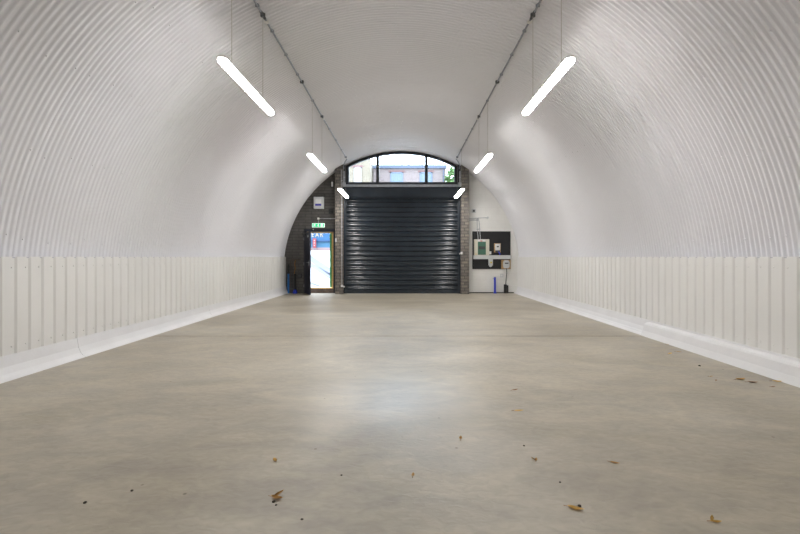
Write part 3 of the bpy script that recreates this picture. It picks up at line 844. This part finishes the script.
LV = [
 (277, 498.5, .078, -.4, 'leaf', 'forked orange brown leaf nearest the bottom left of centre', .5, True),
 (275, 460.5, .055, -1.1, 'leaf_yellow', 'small curled yellow leaf just beyond the forked leaf', .5, False),
 (576, 509, .082, -.5, 'leaf_yellow', 'long yellow brown leaf near the bottom right of centre', .4, False),
 (716, 522, .055, -.1, 'leaf_yellow', 'small yellow leaf by the bottom right edge of the floor', .4, True),
 (615, 463, .060, -.5, 'leaf', 'slim tan leaf beyond the long yellow brown leaf', .3, False),
 (536, 460, .045, 1.2, 'leaf', 'small brown scrap left of the slim tan leaf', .5, True),
 (519, 410.7, .085, .1, 'leaf_yellow', 'flat yellow leaf in the middle distance right of centre', .2, False),
 (515, 390, .065, .4, 'leaf_brown', 'dark brown leaf just beyond the flat yellow leaf', .3, False),
 (460.7, 438.5, .055, 1.4, 'leaf', 'upright curled tan leaf right of the shiny floor patch', .6, False),
 (413, 475, .045, 1.5, 'leaf', 'small tan leaf below the shiny floor patch', .4, False),
 (740.5, 379.3, .13, .3, 'leaf', 'long orange brown leaf near the right kerb', .25, False),
 (753, 382.5, .10, -.2, 'leaf_brown', 'dark red brown leaf beside the long leaf near the right kerb', .3, False),
 (778, 381.6, .10, -.3, 'leaf_yellow', 'yellow leaf against the foot of the right kerb', .3, False),
 (773, 387, .055, .2, 'leaf_brown', 'small dark leaf nearest the right edge by the kerb', .3, False),
 (670, 353.7, .10, .7, 'leaf_yellow', 'bright orange leaf farther along the right kerb', .3, False),
 (679, 352, .075, -.7, 'leaf', 'dull tan leaf just right of the bright orange leaf', .3, False),
 (669.5, 344.6, .07, -.3, 'leaf', 'pale leaf tucked farthest along the foot of the right kerb', .3, False),
 (716, 380.5, .05, .9, 'leaf_brown', 'small brown leaf left of the long leaf near the kerb', .3, False),
 (711, 376.5, .05, .1, 'leaf', 'tiny tan leaf fragment beyond the small brown leaf', .3, False),
]
for (u, v, Ls, rz, m, lab, cu, fk) in LV:
    x, y_ = fl(u, v); leaf_obj(x, y_, Ls, rz, m, lab, cu, fk)
def crumb(u, v, r, lab):
    x, y_ = fl(u, v); bm = bmesh.new()
    bmesh.ops.create_icosphere(bm, subdivisions=2, radius=r)
    for q in bm.verts: q.co *= random.uniform(.8, 1.15); q.co.z = max(q.co.z*.55, -.3*r)
    zm = min(q.co.z for q in bm.verts)
    for q in bm.verts: q.co.z -= zm
    o = link('debris', bm, 'debris', None, smooth=True); o.location = (x, y_, 0.0003)
    tag(o, lab, 'debris', 'dark crumbs on the floor')
crumb(273.9, 502, .009, 'dark crumb touching the near side of the forked leaf')
crumb(276, 505.3, .006, 'tiny dark crumb in front of the forked leaf')
crumb(302, 519.7, .007, 'dark crumb at the bottom, right of the forked leaf')
crumb(341.5, 475.5, .006, 'dark crumb between the forked leaf and the shiny patch')
crumb(579.5, 506.4, .009, 'dark crumb on the far side of the long yellow brown leaf')
crumb(699.6, 366, .014, 'dark crumb alone on the floor near the right kerb')
crumb(524, 446, .007, 'dark crumb beyond the brown scrap right of centre')
crumb(560, 482.5, .006, 'tiny dark crumb beyond the long yellow brown leaf')
crumb(132, 491, .008, 'dark crumb at the far left of the near floor')
crumb(85, 503, .009, 'dark crumb nearest the bottom left corner')

# ------------------------------------------------------------------ outside
bm = bmesh.new()
prism(bm, [(15.7, .14), (26.3, 1.60), (26.3, -.3), (15.7, -.3)], 'x', -14, 14)
yd = struct('ground', bm, 'yard', 'pale concrete yard rising outside the doorway')
bm = bmesh.new()
def shadow_band(x0, y0, x1, y1, wd):
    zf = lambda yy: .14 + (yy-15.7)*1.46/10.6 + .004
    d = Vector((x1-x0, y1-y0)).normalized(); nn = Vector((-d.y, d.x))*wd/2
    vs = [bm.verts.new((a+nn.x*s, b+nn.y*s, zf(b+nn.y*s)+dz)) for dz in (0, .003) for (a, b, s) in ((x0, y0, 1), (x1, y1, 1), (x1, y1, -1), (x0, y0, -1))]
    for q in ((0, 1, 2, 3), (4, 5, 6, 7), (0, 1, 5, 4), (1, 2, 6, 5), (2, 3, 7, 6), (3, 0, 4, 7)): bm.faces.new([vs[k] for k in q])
shadow_band(-5.8, 25.8, -2.6, 18.0, .45); shadow_band(-5.3, 23.2, -2.4, 17.0, .34); shadow_band(-4.2, 17.8, -2.9, 16.0, .16)
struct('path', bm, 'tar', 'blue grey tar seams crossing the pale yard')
bm = bmesh.new(); box(bm, -14, 14, 26.3, 60, -.3, 1.62)
struct('ground_street', bm, 'kerbstone', 'pinkish pavement along the shopfront')

# cream building with the blue shopfront
b1 = empty('shop_building', (-6, 27, 1.62)); tag(b1, 'cream brick building with blue shopfront seen through doorway and window', 'building')
bm = bmesh.new()
prism(bm, [(-12, 2.85), (-1.95, 2.85), (-1.95, 7.15), (-4.2, 9.4), (-12, 9.4)], 'y', 27, 34)
box(bm, -12, -1.95, 27.3, 34, 1.62, 2.85)
at_origin(link('wall', bm, 'far_cream'), b1)
bm = bmesh.new(); box(bm, -12, -2.2, 26.92, 27.0, 2.25, 2.85); box(bm, -12, -2.2, 26.8, 26.92, 2.76, 2.88)
fa = at_origin(link('fascia', bm, 'shop_blue'), b1)
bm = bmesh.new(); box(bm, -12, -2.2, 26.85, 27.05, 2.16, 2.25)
at_origin(link('fascia_shadow_rail', bm, 'shop_dark'), b1)  # shadow line below the fascia, put in as a dark blue strip
bm = bmesh.new(); box(bm, -12, -2.2, 27.0, 27.3, 1.80, 2.16); at_origin(link('shop_panel', bm, 'shop_light'), b1)
bm = bmesh.new(); box(bm, -12, -2.2, 26.95, 27.3, 1.62, 1.80); at_origin(link('plinth', bm, 'kerbstone'), b1)
for ch, x in (('E', -5.375), ('A', -5.115), ('R', -4.85)):
    t = text_mesh('letter', ch, .43, 'letter', b1, (0, 0, 0), .012)
    t.location = (x, 26.90, 2.345); t.scale = (.72, 1, 1)
    t.matrix_parent_inverse = Matrix.Translation(b1.location).inverted()
# first-floor window with brick head
def far_window(par, x0, x1, z0, z1, yf, fm, gm, red=True, bars=1):
    bm = bmesh.new(); t = .07
    for (a, b, c, d) in ((x0, x0+t, z0, z1), (x1-t, x1, z0, z1), (x0, x1, z0, z0+t), (x0, x1, z1-t, z1)): box(bm, a, b, yf-.05, yf+.02, c, d)
    for k in range(bars):
        xm = x0+(x1-x0)*(k+1)/(bars+1); box(bm, xm-.025, xm+.025, yf-.045, yf+.02, z0, z1)
    f = at_origin(link('window', bm, fm), par)
    bm = bmesh.new(); box(bm, x0+.03, x1-.03, yf-.02, yf-.005, z0+.03, z1-.03)
    p = link('pane', bm, gm); p.parent = f
    if red:
        bm = bmesh.new(); box(bm, x0-.1, x1+.1, yf-.03, yf+.01, z1, z1+.11); at_origin(link('lintel', bm, 'far_red'), par)
far_window(b1, -2.92, -2.47, 5.5, 6.62, 27, 'far_white', 'far_white')
far_window(b1, -5.6, -4.6, 5.4, 6.7, 27, 'far_white', 'far_white')
rt = empty('banner_sign', (-5.24, 26.75, 1.62)); tag(rt, 'red upright sign standing before the blue shopfront', 'sign')
bm = bmesh.new(); box(bm, -.10, .10, -.03, .03, .16, .72, .01); link('panel', bm, 'sign_red', rt)
bm = bmesh.new()
for k in range(3): box(bm, -.04, .04, -.036, -.0305, .26+k*.15, .33+k*.15, .002)
link('white_mark', bm, 'sign_white', rt)
bm = bmesh.new(); box(bm, -.09, -.06, -.02, .02, 0, .17); box(bm, .06, .09, -.02, .02, 0, .17); link('leg', bm, 'dgrey', rt)

# brick building across the yard
b2 = empty('brick_building', (0, 29, 1.62)); tag(b2, 'pale red brick building with blue framed windows seen through the arched window', 'building')
bm = bmesh.new(); box(bm, -1.9, 2.78, 29, 36, 1.62, 7.0)
at_origin(link('wall', bm, 'far_brick'), b2)
bm = bmesh.new(); box(bm, -1.95, 2.85, 28.86, 29.0, 6.93, 7.15); box(bm, -1.95, 2.85, 28.92, 36, 7.0, 7.12)
at_origin(link('gutter', bm, 'gutter'), b2)
bm = bmesh.new(); prism(bm, [(28.9, 7.13), (36, 7.13), (33, 7.6)], 'x', -1.95, 2.85)
at_origin(link('roof', bm, 'slate'), b2)
far_window(b2, -.80, .03, 5.2, 6.70, 29, 'far_frame', 'far_glass', bars=0)
far_window(b2, 1.09, 1.91, 5.2, 6.70, 29, 'far_frame', 'far_glass', bars=1)
bm = bmesh.new(); tube(bm, [(2.62, 28.94, 1.62), (2.62, 28.94, 6.93)], .04, 8); at_origin(link('downpipe', bm, 'gutter'), b2)

# tree at the right of the window view
tr_ = empty('leafy_tree', (3.72, 27.3, 1.62)); tag(tr_, 'green leafy tree at the right end of the brick building', 'tree')
bm = bmesh.new(); tube(bm, [(0, 0, 0), (.05, 0, 2.0), (-.05, 0, 3.6)], [.16, .12, .06], 10)
tube(bm, [(0, 0, 2.2), (-.5, .1, 3.6)], [.07, .03], 8); tube(bm, [(0, 0, 2.2), (.5, -.1, 3.6)], [.07, .03], 8)
link('trunk', bm, 'bark', tr_, smooth=True)
bm = bmesh.new()
rg = random.Random(3)
for i in range(2600):
    d = Vector((rg.gauss(0, 1), rg.gauss(0, 1), rg.gauss(0, 1))).normalized()*rg.uniform(.55, 1)**.5
    c = Vector((d.x*1.25, d.y*1.1, 3.9+d.z*1.25 + .2*math.sin(d.x*7)))
    q = Matrix.Translation(c) @ Matrix.Rotation(rg.uniform(0, 6.3), 4, 'Z') @ Matrix.Rotation(rg.uniform(-1.2, 1.2), 4, 'X')
    s = rg.uniform(.09, .17)
    vs = [bm.verts.new(q @ Vector(p)) for p in ((-s, 0, 0), (0, -s*.55, .01), (s, 0, 0), (0, s*.55, .01))]
    bm.faces.new(vs)
me = bpy.data.meshes.new('foliage'); bm.to_mesh(me); bm.free(); me.materials.append(M['leafage'])
fo = bpy.data.objects.new('foliage', me); COL.objects.link(fo); fo.parent = tr_

# green post just outside the doorway
rt = empty('gate_post', (-2.475, 15.76, .15)); tag(rt, 'narrow green post just outside the doorway', 'post')
bm = bmesh.new(); box(bm, -.035, .035, -.035, .035, 0, 1.93, .004); link('post', bm, 'gpost', rt)
bm = bmesh.new()
for z in (.18, .95, 1.75): box(bm, -.05, -.034, -.02, .02, z, z+.07)
link('bracket', bm, 'galv', rt)
